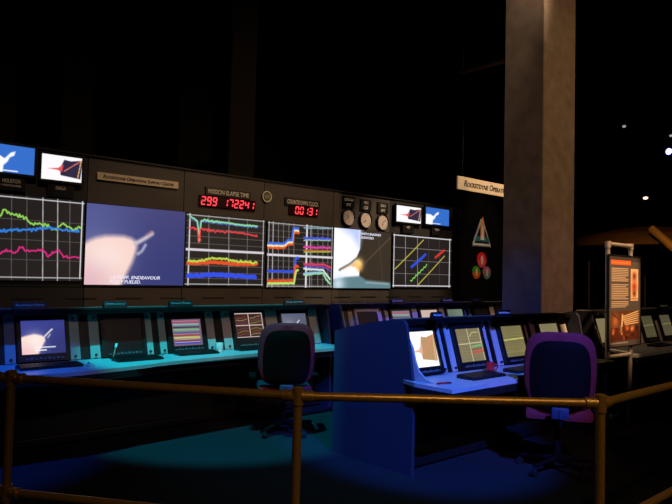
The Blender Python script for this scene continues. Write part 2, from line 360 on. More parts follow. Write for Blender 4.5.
# four-panel chart
p = WallPic(quad((267, 221), (332.6, 227), (332.6, 287.9), (266.8, 287.2)), BG)
for v in np.linspace(.04, .96, 11): p.line([(0, v), (1, v)], .005, (120, 116, 112))
for px in (273, 278.5, 283.5, 289, 294, 307, 312, 318, 323, 328): p.L([(px, 218), (px-.3, 290)], .007, (170, 165, 160))
for l in (((.58, 0), (.58, 1)), ((0, .505), (1, .505))): p.line(list(l), .035, (220, 216, 222))
for l in (((.02, 0), (.02, 1)), ((.985, 0), (.985, 1)), ((0, .02), (1, .02)), ((0, .98), (1, .98)), ((.08, 0), (.08, 1)), ((.64, 0), (.64, 1))): p.line(list(l), .012, (190, 188, 190))
E2 = [(268, 244), (284, 244.5), (288, 241), (292, 241), (293.5, 229), (298.5, 229.5)]
sh = lambda L, d: [(a, b+d) for a, b in L]
trace(sh(E2, 3), .2, .05, (235, 90, 30), .8); trace(sh(E2, 1.2), .2, .035, (240, 230, 190), .8); trace(sh(E2, -.8), .2, .035, (60, 110, 230), .8)
trace([(268, 271), (295, 271.5)], .2, .04, (50, 80, 225), .8); trace([(295, 271), (295.6, 258), (298.6, 258)], .1, .04, (60, 90, 230), .5)
trace([(268, 281), (294, 280.5), (295.5, 266), (298.5, 267)], .2, .04, (230, 80, 40), .6); trace([(268, 283.5), (294, 283.3), (296, 271), (298.5, 270)], .2, .035, (190, 230, 110), .6)
trace([(304, 228), (331, 228.6)], .2, .02, (130, 170, 190), .8); trace([(304, 238), (317, 238.5), (331, 239)], .3, .035, (70, 90, 220), .8); trace([(304, 240), (331, 240.6)], .2, .02, (160, 190, 170), .8)
trace([(304, 247), (331, 248)], .3, .035, (215, 70, 160), .8); trace([(304, 250.3), (331, 251)], .2, .03, (190, 90, 60), .8); trace([(304, 252), (331, 251.8)], .2, .02, (150, 190, 70), .8)
trace([(304, 264), (324, 264.6), (331, 268)], .3, .035, (215, 60, 100), .8); trace([(304, 266.5), (324, 267), (331, 272)], .3, .02, (120, 80, 200), .8)
trace([(304, 269), (323, 270), (326, 274), (330, 279)], .2, .03, (210, 235, 230), .7); trace([(304, 274.5), (323, 273), (326, 279), (330, 284)], .2, .035, (150, 220, 170), .7); trace([(304, 273), (322, 272)], .2, .02, (150, 180, 240), .8)
install(p, 'chart_screen', 'four-panel chart screen left of the bright fiery video screen', 'screen', CH, M_BLACKP)
# second picture: launch pad fire
p = WallPic(quad((333.6, 227.3), (391, 233), (390.4, 288.4), (333.4, 287.8)), (250, 252, 255))
p.G([(361, 220), (400, 225), (400, 292), (359, 292), (359.5, 262), (356.5, 260), (360, 249)], (56, 46, 36), soft=.012)
p.G([(333, 222), (362, 222), (361, 236), (359, 247), (352, 236)], (190, 205, 250), soft=.08)
p.L([(339.6, 269.8), (350, 264), (357, 258), (361, 250)], .03, (60, 52, 60), soft=.02); p.G([(341, 270), (352, 263.5), (359, 259), (359, 268), (350, 266)], (238, 190, 130), soft=.02)
p.blob(*p.P(359.4, 264), .09, (255, 225, 130), 1); p.blob(*p.P(359.4, 268), .06, (250, 170, 90), .8)
p.L([(390, 238), (364, 264)], .02, (92, 78, 60), soft=.015); p.L([(379, 240), (383, 285)], .02, (70, 60, 46), soft=.02)
p.G([(330, 280), (345, 277), (360, 276), (366, 280), (395, 283), (395, 292), (330, 292)], (96, 130, 140), soft=.02); p.blob(*p.P(338, 284), .15, (205, 225, 240), .9); p.L([(366, 282.6), (388, 284)], .025, (150, 165, 165), soft=.01)
r = install(p, 'picture_screen', 'bright video screen of launch fire against white sky, right of the four-panel chart', 'screen', CH, M_BLACKP, gain=1.05)
M_CAP2 = M_CAP
caption(r, 'WITH ENGINES', 361, 381, 233.6, .04); caption(r, 'IGNITED.', 361, 374, 237.4, .04)
# right-hand chart with diagonal traces
p = WallPic(quad((392.6, 234), (451.6, 238.6), (450.4, 288.2), (392.6, 286.6)), BG)
for v in (.25, .49, .74): p.line([(0, v), (1, v)], .008, (150, 146, 144))
for px in (405.5, 417.5, 428.5, 439.5): p.L([(px, 230), (px, 292)], .009 if px < 420 else .006, (200, 198, 200) if px < 420 else (100, 98, 98))
for l in (((.02, 0), (.02, 1)), ((.97, 0), (.97, 1)), ((0, .02), (1, .02)), ((0, .97), (1, .97))): p.line(list(l), .02, (222, 220, 226))
p.L([(395, 269), (411, 253), (423.5, 240)], .022, (190, 180, 70)); p.L([(417, 286), (431, 271), (444.5, 256)], .022, (190, 180, 70))
p.L([(411.5, 267), (418, 261.5), (425.5, 254.5)], .055, (45, 80, 230), soft=.012); p.L([(435.5, 257.5), (444, 250.5)], .05, (225, 50, 45), soft=.012)
zz = [(410.5+k*1.35, 281.2-k*1.35+(1.0 if k % 2 else -.6)) for k in range(13)]; p.L(zz, .022, (130, 225, 90))
install(p, 'chart_screen', 'rightmost grid screen with diagonal yellow, blue, red and green marks', 'screen', CH, M_BLACKP)

# four small televisions above the outer screens
TVG = 'small televisions high on the display wall'
def tv(q, P, label, lab):
    pp = Pic.__new__(WallPic); pp.__dict__.update(P.__dict__); pp.x0, pp.x1, pp.z0, pp.z1 = q
    r = install(pp, 'wall_television', label, 'television', TVG, M_BLACKP, fw=.03, yoff=.03)
    cx = 0; pw = .3
    obj('name_plate', span(BM(), (-pw/2, .01, -.2), (pw/2, .055, -.05)), M_BLACKP, r)
    for k, t in enumerate(lab): text(t, .024*len(t)+.02, .042 if k == 0 else .022, M_GREYT, r, (0, .008, -.09-.052*k))
q2 = quad((41, 152), (81, 160.5), (80.4, 183.9), (40.4, 178))
w2 = q2[1]-q2[0]; q1 = quad((0, 143.8), (34, 149.3), (33, 176), (0, 171.7)); q1 = (q1[1]-w2, q1[1], q1[2], q1[3])
tv(q1, pic_tv_plume(), 'leftmost small television showing a white plume on blue', ['HOUSTON', 'DOWNLINK'])
tv(q2, pic_engine(), 'small television with dark and red picture, above the leftmost chart', ['NASA'])
tv(quad((395.4, 205), (420, 208.5), (419.4, 223.5), (395, 221.7)), pic_engine(), 'small television with dark and red picture, above the rightmost chart', ['KSC'])
tv(quad((424.6, 207.3), (448, 210), (447.5, 225.9), (424.6, 224.2)), pic_tv_plume(), 'rightmost small television showing a white plume on blue', ['NASA'])

# sign strips
def sign(q, label, name='name_sign', y=WY, m=M_CREAM, body='Rocketdyne Operations Support Center', hang=False):
    x0, x1, z0, z1 = q; w, h = x1-x0, z1-z0
    r = empty(name, ((x0+x1)/2, y, z0), label, 'sign'); obj('board', span(BM(), (-w/2, 0, 0), (w/2, .025, h), .003), m, r)
    text(body, w*.87, h*.5, M_INK, r, (0, -.001, h*.52), caps=True, shear=.22, bold=.03); return r
sign(quad((97.3, 172.3), (178.6, 181.6), (178.3, 189), (97.6, 179.3)), 'small cream sign strip on the display wall above the plume picture', y=WY, m=mat('tan_board', (232, 206, 166), .6))
x0, z0, z1 = 8.42, 3.02, 3.235
hs = sign((x0, 11.0, z0, z1), 'large cream sign hanging in the dark left of the concrete column', name='hanging_sign', y=6.4)
for dx in (-1.15, 1.15): obj('hanging_wire', cyl(BM(), (dx, .012, .22), (dx, .012, ZC-z0), .003, seg=6), M_BLACK, hs)

# seven-segment clocks
SEG = {'0': 'abcdef', '1': 'bc', '2': 'abged', '3': 'abgcd', '4': 'fgbc', '7': 'abc', '9': 'abfgcd', ' ': ''}
def digits(s, w, h, parent, loc):
    n = len(s); cw = w/n; dw_ = cw*.62; t = h*.16
    for i, ch in enumerate(s):
        if ch == ' ': continue
        bm = BM(); cx = -w/2+cw*(i+.5); xl, xr = cx-dw_/2, cx+dw_/2; sl = .12
        S = lambda x, z: (x+sl*(z-h/2), z)
        def seg(a, b, hor):
            (ax, az), (bx, bz) = S(*a), S(*b)
            if hor: pts = [(ax, az-t/2), (bx, bz-t/2), (bx, bz+t/2), (ax, az+t/2)]
            else: pts = [(ax-t/2, az), (ax+t/2, az), (bx+t/2, bz), (bx-t/2, bz)]
            f = [bm.verts.new((x, 0, z)) for x, z in pts]; b_ = [bm.verts.new((x, .003, z)) for x, z in pts]
            bm.faces.new(f); bm.faces.new(b_[::-1])
            for k in range(4): bm.faces.new((f[k], b_[k], b_[(k+1) % 4], f[(k+1) % 4]))
        for g in SEG[ch]:
            {'a': lambda: seg((xl, h), (xr, h), 1), 'g': lambda: seg((xl, h/2), (xr, h/2), 1), 'd': lambda: seg((xl, 0), (xr, 0), 1),
             'f': lambda: seg((xl, h/2+t*.6), (xl, h-t*.6), 0), 'b': lambda: seg((xr, h/2+t*.6), (xr, h-t*.6), 0),
             'e': lambda: seg((xl, t*.6), (xl, h/2-t*.6), 0), 'c': lambda: seg((xr, t*.6), (xr, h/2-t*.6), 0)}[g]()
        o = obj('digit', bm, M_LED, parent, loc)
def dclock(q, ql, s, body, label):
    x0, x1, z0, z1 = q; cx = (x0+x1)/2; w, h = x1-x0, z1-z0
    r = empty('digital_clock', (cx, WY, z0), label, 'clock'); obj('display_window', span(BM(), (-w/2, .0, 0), (w/2, .06, h), .004), M_LEDOFF, r)
    digits(s, w*.96, h*.68, r, (0, -.003, h*.16))
    a, b, c, d = ql; pl = obj('label_plate', span(BM(), (a-cx, .0, c-z0), (b-cx, .06, d-z0), .003), M_BLACKP, r)
    text(body, (b-a)*.9, (d-c)*.55, M_GREYT, r, ((a+b)/2-cx, -.001, (c+d)/2-z0), bold=.015)
dclock(quad((199.5, 194.4), (255.5, 201), (255.5, 211.6), (199.5, 205.4)), quad((206, 186.6), (251, 192), (251, 200), (206, 194.6)), '299 172241', 'MISSION ELAPSE TIME', 'long red digital clock reading 299 172241 on the display wall')
dclock(quad((289.5, 204.4), (318, 207.8), (318, 217.2), (289.5, 214.4)), quad((285.5, 197.2), (320, 201), (320, 208.6), (285.5, 205)), ' 00131', 'COUNTDOWN CLOCK', 'short red digital clock reading 00131 above the four-panel chart')
# faint round emblem between the digital clocks
x, z = W(267, 196.6); em = empty('round_emblem', (x, WY, z), 'faint round emblem between the two red digital clocks', 'emblem')
obj('disc', cyl(BM(), (0, 0, 0), (0, .03, 0), .085, seg=32), mat('dull_olive', (92, 88, 58), .6), em, smooth=True)
bm = BM(); lathe(bm, [(.07, 0), (.085, 0), (.085, .006), (.07, .006), (.07, 0)], seg=32, closed=True); obj('ring', bm, M_GREYT, em, (0, 0, 0), rot=(PI/2, 0, 0))
bm = BM(); prism(bm, [(0, -.03), (.004, -.03), (.004, .03), (0, .03)], -.045, .045); obj('device', bm, mat('pale_olive', (140, 134, 96), .6), em, (0, -.005, 0))
# analogue clocks
for (px, py, t1, t2, hh, mm, lb) in ((348.7, 217.2, 'CANOGA', 'PST', 10.6, 8, 'leftmost round wall clock in the row of three'), (365.9, 219.9, 'KSC', 'EST', 7.2, 8, 'middle round wall clock in the row of three'), (382.9, 222.3, 'ZULU', 'GMT', 6.2, 2, 'rightmost round wall clock in the row of three')):
    x, z = W(px, py); r = empty('wall_clock', (x, WY, z), lb, 'clock', 'round wall clocks on the display wall')
    R_ = .14
    bm = BM(); lathe(bm, [(R_-.012, 0), (R_+.012, 0), (R_+.014, .03), (R_, .045), (R_-.012, .04), (R_-.012, 0)], seg=40, closed=True); obj('rim', bm, M_BLACKP, r, (0, .03, 0), rot=(PI/2, 0, 0), smooth=True)
    obj('dial', cyl(BM(), (0, .0, 0), (0, .03, 0), R_-.008, seg=40), M_CLOCK, r)
    bm = BM()
    for k in range(12):
        a_ = k*PI/6; rr = R_-.03; box(bm, (rr*math.sin(a_), -.001, rr*math.cos(a_)), (.005, .002, .018), Matrix.Rotation(a_, 3, 'Y'))
    obj('hour_marks', bm, mat('brown_mark', (120, 80, 60), .6), r)
    for nm, an, L, wd in (('hour_hand', hh*PI/6, .06, .009), ('minute_hand', mm*PI/6, .09, .006)):
        obj(nm, box(BM(), (L/2*math.sin(an), -.004, L/2*math.cos(an)), (wd, .003, L), Matrix.Rotation(an, 3, 'Y')), mat('rust_hand', (150, 70, 40), .5), r)
    obj('name_plate', span(BM(), (-.13, 0, .16), (.13, .06, .35), .003), M_BLACKP, r)
    text(t1, .034*len(t1), .05, M_GREYT, r, (0, -.001, .295), bold=.015); text(t2, .1, .05, M_GREYT, r, (0, -.001, .21), bold=.015)

# emblems on the dark partition
def P(px, py, y): p_ = ony(px, py, y); return p_[0], p_[2]
EY = 8.0
a, z1 = P(481.5, 219, EY); b0, z0 = P(473, 246, EY); b1, _ = P(490.5, 246, EY); cx = (b0+b1)/2
r = empty('triangle_emblem', (cx, EY, z0), 'silver edged triangular shuttle emblem on the dark partition', 'emblem'); hw = (b1-b0)/2; H = z1-z0
def flatpoly(pts, y0, y1):
    bm = BM(); f = [bm.verts.new((x_, y0, z_)) for x_, z_ in pts]; g = [bm.verts.new((x_, y1, z_)) for x_, z_ in pts]
    bm.faces.new(f); bm.faces.new(g[::-1]); n = len(pts)
    for k in range(n): bm.faces.new((f[k], g[k], g[(k+1) % n], f[(k+1) % n]))
    bmesh.ops.recalc_face_normals(bm, faces=bm.faces); return bm
obj('border', flatpoly([(-hw, 0), (hw, 0), (hw, .05), (.03, H), (-.03, H), (-hw, .05)], 0, .02), mat('silver_border', (190, 188, 180), .4), r)
obj('field', flatpoly([(-hw+.05, .07), (hw-.05, .07), (.012, H-.05), (-.012, H-.05)], -.004, 0), mat('navy_field', (16, 20, 34), .6), r)
obj('sea_band', flatpoly([(-hw+.06, .11), (hw-.06, .11), (hw-.1, .21), (-hw+.1, .21)], -.008, -.004), mat('teal_band', (40, 120, 130), .6), r)
obj('rocket', flatpoly([(-.07, .16), (.07, .16), (.07, .4), (.035, .56), (0, .63), (-.035, .56), (-.07, .4)], -.012, -.008), mat('orange_tank', (226, 150, 90), .6), r)
obj('orbiter', flatpoly([(-.07, .14), (.07, .14), (.02, .26), (.015, .42), (-.015, .42), (-.02, .26)], -.016, -.012), M_WHITE, r)
obj('base_stripe', flatpoly([(-hw+.02, .02), (hw-.02, .02), (hw-.04, .06), (-hw+.04, .06)], -.018, -.001), M_WHITE, r)
G3 = 'cluster of three round emblems on the dark partition'
def em_light(rgb): return mat('enamel_%d_%d_%d' % rgb, rgb, .5)
for (px, py, rp, cu_, cl, cc_, lb) in ((482, 260, 1, (235, 40, 40), (235, 80, 90), (255, 190, 180), 'red round emblem at the top of the cluster of three'),
                                  (476.5, 272.5, .85, (70, 150, 60), (225, 90, 40), (240, 200, 110), 'green and orange round emblem at lower left of the cluster'),
                                  (487, 272.8, .85, (190, 110, 140), (120, 140, 120), (220, 200, 190), 'pink and grey round emblem at lower right of the cluster')):
    x, z = P(px, py, EY); rr = .16*rp; r = empty('round_emblem', (x, EY, z), lb, 'emblem', G3)
    hf = lambda s: [(rr*math.cos(t), s*rr*math.sin(t)) for t in np.linspace(0, PI, 20)]
    obj('upper_half', flatpoly(hf(1), 0, .02), em_light(cu_), r); obj('lower_half', flatpoly(hf(-1), 0, .02), em_light(cl), r)
    obj('centre_mark', flatpoly([(rr*.3*math.cos(t), rr*.62*math.sin(t)) for t in np.linspace(0, 2*PI, 16)[:-1]], -.006, 0), em_light(cc_), r)

# ------------------------------------------------------------------ consoles
TILT = math.radians(17)
def console_block(name, x0, x1, f, centres, label, left_end=True, right_end=True, front=None, cheek=True, end_mat=None, lip=.46):
    """a run of console: local x from 0, y=0 at the worktop's front edge"""
    L = x1-x0; r = empty(name, (x0, f, 0), label, 'console', 'long control consoles')
    e0 = .1 if left_end else 0
    pts = [(x-x0, y-f) for x, y in (front or [(x0, f), (x1, f)])]
    bm = BM(); plan(bm, pts+[(L, .62), (0 if not left_end else 0, .62)], .715, .745)
    obj('worktop', bm, M_TOP, r)
    bm = BM(); plan(bm, [(a_, b_+.0) for a_, b_ in pts]+[(pts[-1][0], pts[-1][1]+.03), (pts[0][0], pts[0][1]+.03)], .655, .714)
    obj('edge_rail', bm, M_BLACK, r)
    obj('hood', prism(BM(), [(lip, 1.165), (lip, 1.205), (lip+.04, 1.215), (.95, 1.17), (1.33, 1.07), (1.33, 1.03), (.9, 1.1), (.66, 1.165)], 0, L), M_HOOD, r)
    obj('lit_ledge_strip', span(BM(), (0.02, .66, 1.19), (L-.02, .74, 1.214)), mat('lit_ledge_grey', (84, 80, 76), .6), r)  # grey strip stands in for light catching the hood's top edge
    obj('fascia', prism(BM(), [(.56, .745), (.6, .745), (.73, 1.165), (.69, 1.165)], 0, L), M_BLACK, r)
    obj('front_panel', span(BM(), (.02, .6, .0), (L-.02, .63, .714)), M_BLACK, r)
    obj('foot_rail', span(BM(), (.02, .54, .02), (L-.02, .598, .09), .01), M_BLACKP, r)
    obj('back_panel', span(BM(), (.02, 1.27, 0), (L-.02, 1.3, 1.035)), M_BLACK, r)
    prof = [(.43, 0), (1.36, 0), (1.36, 1.07), (1.2, 1.115), (.95, 1.165), (.75, 1.2), (.62, 1.215), (.545, 1.215), (.515, 1.18), (.48, 1.0), (.43, .72)]
    em_ = end_mat or M_PANELEND
    if left_end: obj('end_panel', prism(BM(), prof, -.03, .0), em_, r)
    if right_end: obj('end_panel', prism(BM(), prof, L, L+.03), em_, r)
    if cheek:
        c = [(.25, .747), (.33, .77), (.4, .82), (.44, .9), (.47, 1.0), (.56, 1.15), (.68, 1.15), (.56, .747)]
        obj('side_cheek', prism(BM(), c, 0.002, .02), M_PALE, r)
    # pale filler panels in the gaps between monitors
    cs = sorted(centres); edges = [(cs[i]+.225, cs[i+1]-.225) for i in range(len(cs)-1)]
    if cs[0]-.225-x0 > .06: edges.insert(0, (max(x0+.03, cs[0]-.475), cs[0]-.225))
    if x1-cs[-1]-.225 > .06: edges.append((cs[-1]+.225, min(x1-.03, cs[-1]+.475)))
    for a_, b_ in edges:
        a_ -= x0; b_ -= x0; w = b_-a_
        def slab(xa, xb, n, m, d0=0., d1=.012, z0=.0, z1=.43):
            T = Matrix.Translation((0, .555, .748)) @ Matrix.Rotation(-TILT, 4, 'X'); bm = BM(); span(bm, (xa, -d1, z0), (xb, -d0, z1), .001)
            bmesh.ops.transform(bm, matrix=T, verts=bm.verts); return obj(n, bm, m, r)
        if w > .2:
            pn = slab(a_+.004, a_+w*.34, 'filler_panel', M_PALE); pn2 = slab(b_-w*.34, b_-.004, 'filler_panel', M_PALE); slab(a_+w*.36, b_-w*.36, 'cable_slot', M_BLACKP, d1=.006)
            for pnl, xk in ((pn, a_+w*.17), (pn2, b_-w*.17)):
                for zk in (.03, .38):
                    bm = BM(); cyl(bm, (0, -.012, 0), (0, -.028, 0), .011, seg=14)
                    T = Matrix.Translation((0, .555, .748)) @ Matrix.Rotation(-TILT, 4, 'X') @ Matrix.Translation((xk, 0, zk)); bmesh.ops.transform(bm, matrix=T, verts=bm.verts)
                    k = obj('knob', bm, M_BLACKP, pnl, smooth=True)
        else: slab(a_+.004, b_-.004, 'filler_panel', M_PALE)
    return r
def monitor(x, f, pic, label, group, frame=None, gain=1.0, sx=.187, s0=.065, s1=.365):
    r = empty('console_monitor', (x, f+.555, .748), label, 'monitor', group)
    T = Matrix.Rotation(-TILT, 4, 'X'); m = frame or M_BLACKP
    def put(n, bm, mm, smooth=False): bmesh.ops.transform(bm, matrix=T, verts=bm.verts); return obj(n, bm, mm, r, smooth=smooth)
    bm = BM(); W2, H2 = .222, .42
    for a_, b_ in (((-W2, -.045, 0), (-sx, 0, H2)), ((sx, -.045, 0), (W2, 0, H2)), ((-sx, -.045, 0), (sx, 0, s0)), ((-sx, -.045, s1), (sx, 0, H2))): span(bm, a_, b_)
    span(bm, (-W2, -.01, 0), (W2, .0, H2)); put('bezel', bm, m)
    if pic: 
        c = T @ Vector((0, -.03, (s0+s1)/2)); pic.mesh('screen', 2*sx, s1-s0, .015, M_MONPIC, r, c, tilt=-TILT*-1, gain=gain)
    bm = BM(); 
    for k in range(9): span(bm, (-.16+k*.037, -.05, .018), (-.16+k*.037+.024, -.045, .03+.006*(k % 2)))
    put('button_strip', bm, mat('button_grey', (92, 92, 96), .5)); return r
def keyboard(x, y, rz, label, w=.44, d=.15, group='black keyboards on the consoles', z=.745, M=None):
    r = empty('keyboard', (x, y, z), label, 'keyboard', group, rz)
    obj('body', prism(BM(), [(-d/2, 0), (d/2, 0), (d/2, .028), (-d/2, .014)], -w/2, w/2), M or M_BLACKP, r)
    bm = BM(); n = 15
    for j in range(5):
        for i in range(n):
            if j == 0 and 4 < i < 10: continue
            yy = -d/2+.02+j*(d-.035)/4.2; zz = .016+.014*(yy+d/2)/d; box(bm, (-w/2+.02+i*(w-.04)/(n-1), yy, zz+.003), (w/n*.78, d/5*.72, .006))
        if j == 0: box(bm, (0, -d/2+.02, .021), (.13, d/5*.72, .006))
    obj('keys', bm, mat('key_plastic', (22, 22, 25), .4), r); return r
def mouse(x, y, rz, label):
    r = empty('mouse', (x, y, .745), label, 'mouse', 'computer mice on the worktop', rz)
    bm = BM(); ball(bm, (0, 0, .0), .05, (.62, 1, .62)); bmesh.ops.bisect_plane(bm, geom=bm.verts[:]+bm.edges[:]+bm.faces[:], plane_co=(0, 0, .001), plane_no=(0, 0, 1), clear_inner=True)
    bmesh.ops.contextual_create(bm, geom=[e for e in bm.edges if e.is_boundary]); obj('shell', bm, mat('pale_mouse', (150, 152, 160), .25), r, smooth=True)
    obj('wheel', cyl(BM(), (-.004, .022, .027), (.004, .022, .027), .01, seg=14), M_BLACKP, r)
    obj('cord', tubepath(BM(), [(0, .048, .008), (.02, .12, .003), (.06, .2, .003), (.05, .28, .003)], .0025, 6), M_BLACKP, r)
def nameplate(px0, px1, py, y, z, body, label, m, par=None):
    a_ = ony(px0, py, y)[0]; b_ = ony(px1, py, y)[0]; w = b_-a_
    r = empty('desk_name_plate', ((a_+b_)/2, y, z), label, 'name plate', 'name plates standing on the console hoods')
    obj('plate', prism(BM(), [(-.02, 0), (.03, 0), (.012, .062), (.0, .062)], -w/2, w/2), M_BLACKP, r)
    t = text(body, w*.86, .028, m, r, (0, -.0115, .034), tilt=-.3); return r

# ---- row along the wall, near block
FA = 5.38
cA = [1.23, 1.945, 2.68, 3.36, 4.14, 4.78]
console_block('control_console', .55, 5.2, FA, cA, 'long console below the display wall, its worktop lit cyan', left_end=True, right_end=True, cheek=True,
              front=[(.55, 5.30), (1.4, 5.28), (2.0, 5.22), (2.5, 5.30), (2.9, 5.40), (3.5, 5.47), (4.0, 5.52), (4.6, 5.47), (5.2, 5.42)])
MG = 'monitors of the console below the display wall'
m1 = pic_plume(84, 66, (58, 66, 150))
monitor(cA[0], FA, pic_off(), 'dark monitor at the far left end of the cyan-lit console', MG)
monitor(cA[1], FA, m1, 'monitor showing a white plume on blue at the left of the cyan-lit console', MG)
monitor(cA[2], FA, pic_off(), 'dark switched-off monitor right of the plume monitor on the cyan-lit console', MG)
monitor(cA[3], FA, pic_stripes(), 'monitor with coloured horizontal bands on the cyan-lit console', MG, sx=.168, s0=.06, s1=.335)
monitor(cA[4], FA, pic_quads(), 'monitor showing four framed charts, left of the chair on the cyan-lit console', MG, s0=.11, s1=.385)
p5 = pic_plume(60, 50, (98, 104, 130), False); monitor(cA[5], FA, p5, 'grey-blue monitor half hidden behind the left office chair', MG)
KG = 'black keyboards on the consoles'
def dpt(px, py, z=.75): q_ = onz(px, py, z); return q_[0], q_[1]
for px, py, lb in ((50, 367, 'black keyboard below the plume monitor on the cyan-lit worktop'), (138, 359.5, 'black keyboard below the switched-off monitor'), (197, 353.5, 'black keyboard below the banded monitor'), (255, 349, 'black keyboard below the four-chart monitor')):
    x, y = dpt(px, py); keyboard(x, y, 0, lb, w=.5 if px < 100 else .44, d=.15)
x, y = dpt(90, 366); mouse(x, y, .2, 'pale mouse between the two leftmost keyboards')
x, y = dpt(163.5, 357.5); mouse(x, y, -.1, 'pale mouse left of the banded monitor\'s keyboard')
# small upright stick microphone
x, y = dpt(113, 358); r = empty('stick_microphone', (x, y, .745), 'slim pale stick microphone standing before the switched-off monitor', 'microphone')
obj('base', lathe(BM(), [(.035, 0), (.035, .008), (.01, .014)], seg=24), M_BLACKP, r, smooth=True)
obj('stem', cyl(BM(), (0, 0, .01), (.03, .02, .1), .006, seg=12), M_ALU, r, smooth=True); obj('head', cyl(BM(), (.03, .02, .1), (.042, .028, .135), .012, seg=16), M_WHITE, r, smooth=True)
# glass
x, y = dpt(155.5, 352.5); r = empty('glass_tumbler', (x, y, .745), 'dark glass tumbler standing left of the banded monitor', 'glass')
obj('glass_wall', lathe(BM(), [(.03, 0), (.037, .1), (.034, .1), (.028, .006)], seg=28), M_GLASS, r, smooth=True)
obj('drink', cyl(BM(), (0, 0, .007), (0, 0, .06), .028, .031, seg=24), mat('dark_drink', (20, 40, 36), .1), r, smooth=True)
# mug
def mug(x, y, rz, m, label, name='coffee_mug', R=.042, Hh=.095):
    r = empty(name, (x, y, .745), label, 'mug', None, rz)
    obj('cup', lathe(BM(), [(R*.9, 0), (R, .01), (R, Hh), (R-.004, Hh), (R-.005, .008)], seg=32), m, r, smooth=True)
    obj('handle', tubepath(BM(), [(-R+.002, 0, Hh*.8), (-R-.022, 0, Hh*.78), (-R-.03, 0, Hh*.5), (-R-.02, 0, Hh*.24), (-R+.002, 0, Hh*.2)], .006, 10), m, r, smooth=True)
    obj('coffee', cyl(BM(), (0, 0, Hh*.7), (0, 0, Hh*.75), R-.006, seg=24), mat('coffee', (30, 14, 6), .1), r)
x, y = dpt(219, 351.5); mug(x, y, .8, M_WHITE, 'pale coffee mug beside the four-chart monitor')
PLATES = mat('pale_lettering', (215, 222, 230), .5)
nameplate(13, 46, 305, FA+.5, 1.215, 'Ground Director Engineer', 'leftmost name plate, lit blue, on the hood below the display wall', PLATES)
nameplate(103.5, 126.5, 304, FA+.5, 1.215, 'Software Engineer', 'name plate on the hood above the switched-off monitor', PLATES)
nameplate(169, 192, 303, FA+.5, 1.215, 'Operations Engineer', 'name plate on the hood above the banded monitor', PLATES)
nameplate(284.5, 304, 302, FA+.5, 1.215, 'Data Analyst', 'dim name plate on the hood behind the left office chair', PLATES)

# ---- row along the wall, far block
FB = 5.36
cB = [5.98, 6.64, 7.24, 7.84, 8.5, 9.12]
console_block('control_console', 5.44, 9.6, FB, cB, lip=.58, label= 'console below the display wall beyond the blue end panel, seen over the nearer row', front=[(5.44, FB), (9.6, FB)])
MB = 'monitors of the far console below the display wall'
monitor(cB[0], FB, pic_off(), 'dark monitor in a pale surround just past the tall blue end panel', MB, frame=M_PALE)
pb = pic_stripes(60, 60); pb.a = pb.a*.7+np.array((150, 160, 150))*.3; monitor(cB[1], FB, pb, 'far monitor with pale pink and green bands', MB)
pc = pic_engine(50, 40, True); pc.a *= np.array((.8, .72, .66)); monitor(cB[2], FB, pc, 'far monitor with a beige picture, right of the pale banded one', MB)
pd = Pic(60, 50, (112, 130, 110)); pd.blob(.2, .3, .5, (84, 100, 90), .6); pd.poly([(.1, 1.1), (.15, .75), (.35, .66), (.55, .74), (.62, 1.1)], (255, 250, 215), .03); pd.line([(.55, .78), (.72, .5)], .03, (230, 235, 190)); monitor(cB[3], FB, pd, 'far monitor with a green-grey picture and white plume', MB)
monitor(cB[4], FB, pic_off(), 'far dark monitor just left of the concrete column', MB)
monitor(cB[5], FB, pic_off(), 'far dark monitor at the foot of the column\'s left edge', MB)
nameplate(391, 403, 302, FB+.5, 1.215, 'Ground Systems', 'dim pinkish name plate on the far hood above the pale banded monitor', PLATES)
nameplate(441.5, 452.5, 301, FB+.5, 1.215, 'Propulsion', 'small blue name plate on the far hood below the rightmost chart', PLATES)
nameplate(472, 482, 300.5, FB+.5, 1.215, 'Avionics', 'small blue name plate on the far hood below the round emblems', PLATES)

# ---- nearer row with the tall blue end panel
FC = 2.94
cC = [4.19, 4.86, 5.57, 6.27]
console_block('control_console', 3.93, 6.72, FC, cC, 'nearer blue-lit console with the tall blue end panel', lip=.6, front=[(3.84, FC+.36), (3.84, FC), (4.72, FC), (4.86, FC+.1), (6.72, FC+.1)])
MN = 'monitors of the nearer blue-lit console'
monitor(cC[0], FC, pic_engine(90, 70, True), 'glaring white and tan monitor beside the tall blue end panel', MN, gain=1.2)
monitor(cC[1], FC, pic_pale_chart(0), 'monitor with yellow-grey charts and green and red bars, above the blue-lit keyboard', MN)
monitor(cC[2], FC, pic_pale_chart(2), 'yellow-grey monitor just left of the right office chair', MN)
monitor(cC[3], FC, pic_pale_chart(1), 'yellow-grey monitor mostly hidden behind the right office chair', MN)
x, y = dpt(482, 376.5); keyboard(x, y, 0, 'black keyboard on the blue-lit worktop below the yellow-grey chart', w=.46, d=.17)
x, y = dpt(516, 371.5); keyboard(x+.12, y, 0, 'black keyboard half hidden by the right office chair', w=.42, d=.15)
x, y = dpt(443, 383.5); r = empty('marker_pen', (x, y, .752), 'red marker pen lying at the left of the blue-lit worktop', 'pen', None, math.radians(-18))
obj('barrel', cyl(BM(), (-.055, 0, 0), (.03, 0, 0), .008, seg=14), M_RED, r, smooth=True); obj('cap', cyl(BM(), (.03, 0, 0), (.075, 0, 0), .0095, .008, seg=14), mat('dark_red_plastic', (110, 14, 20), .35), r, smooth=True)
x, y = dpt(490, 371); mug(x, y, 2.3, M_RED, 'small red mug behind the blue-lit keyboard', name='red_mug', R=.036, Hh=.08)
nameplate(432, 441.5, 317, FC+.5, 1.215, 'Main Engines', 'small blue name plate on the near hood above the yellow-grey chart monitor', PLATES)
nameplate(497, 510, 314.5, FC+.5, 1.215, 'Flight Performance', 'blue name plate on the near hood just left of the column', PLATES)

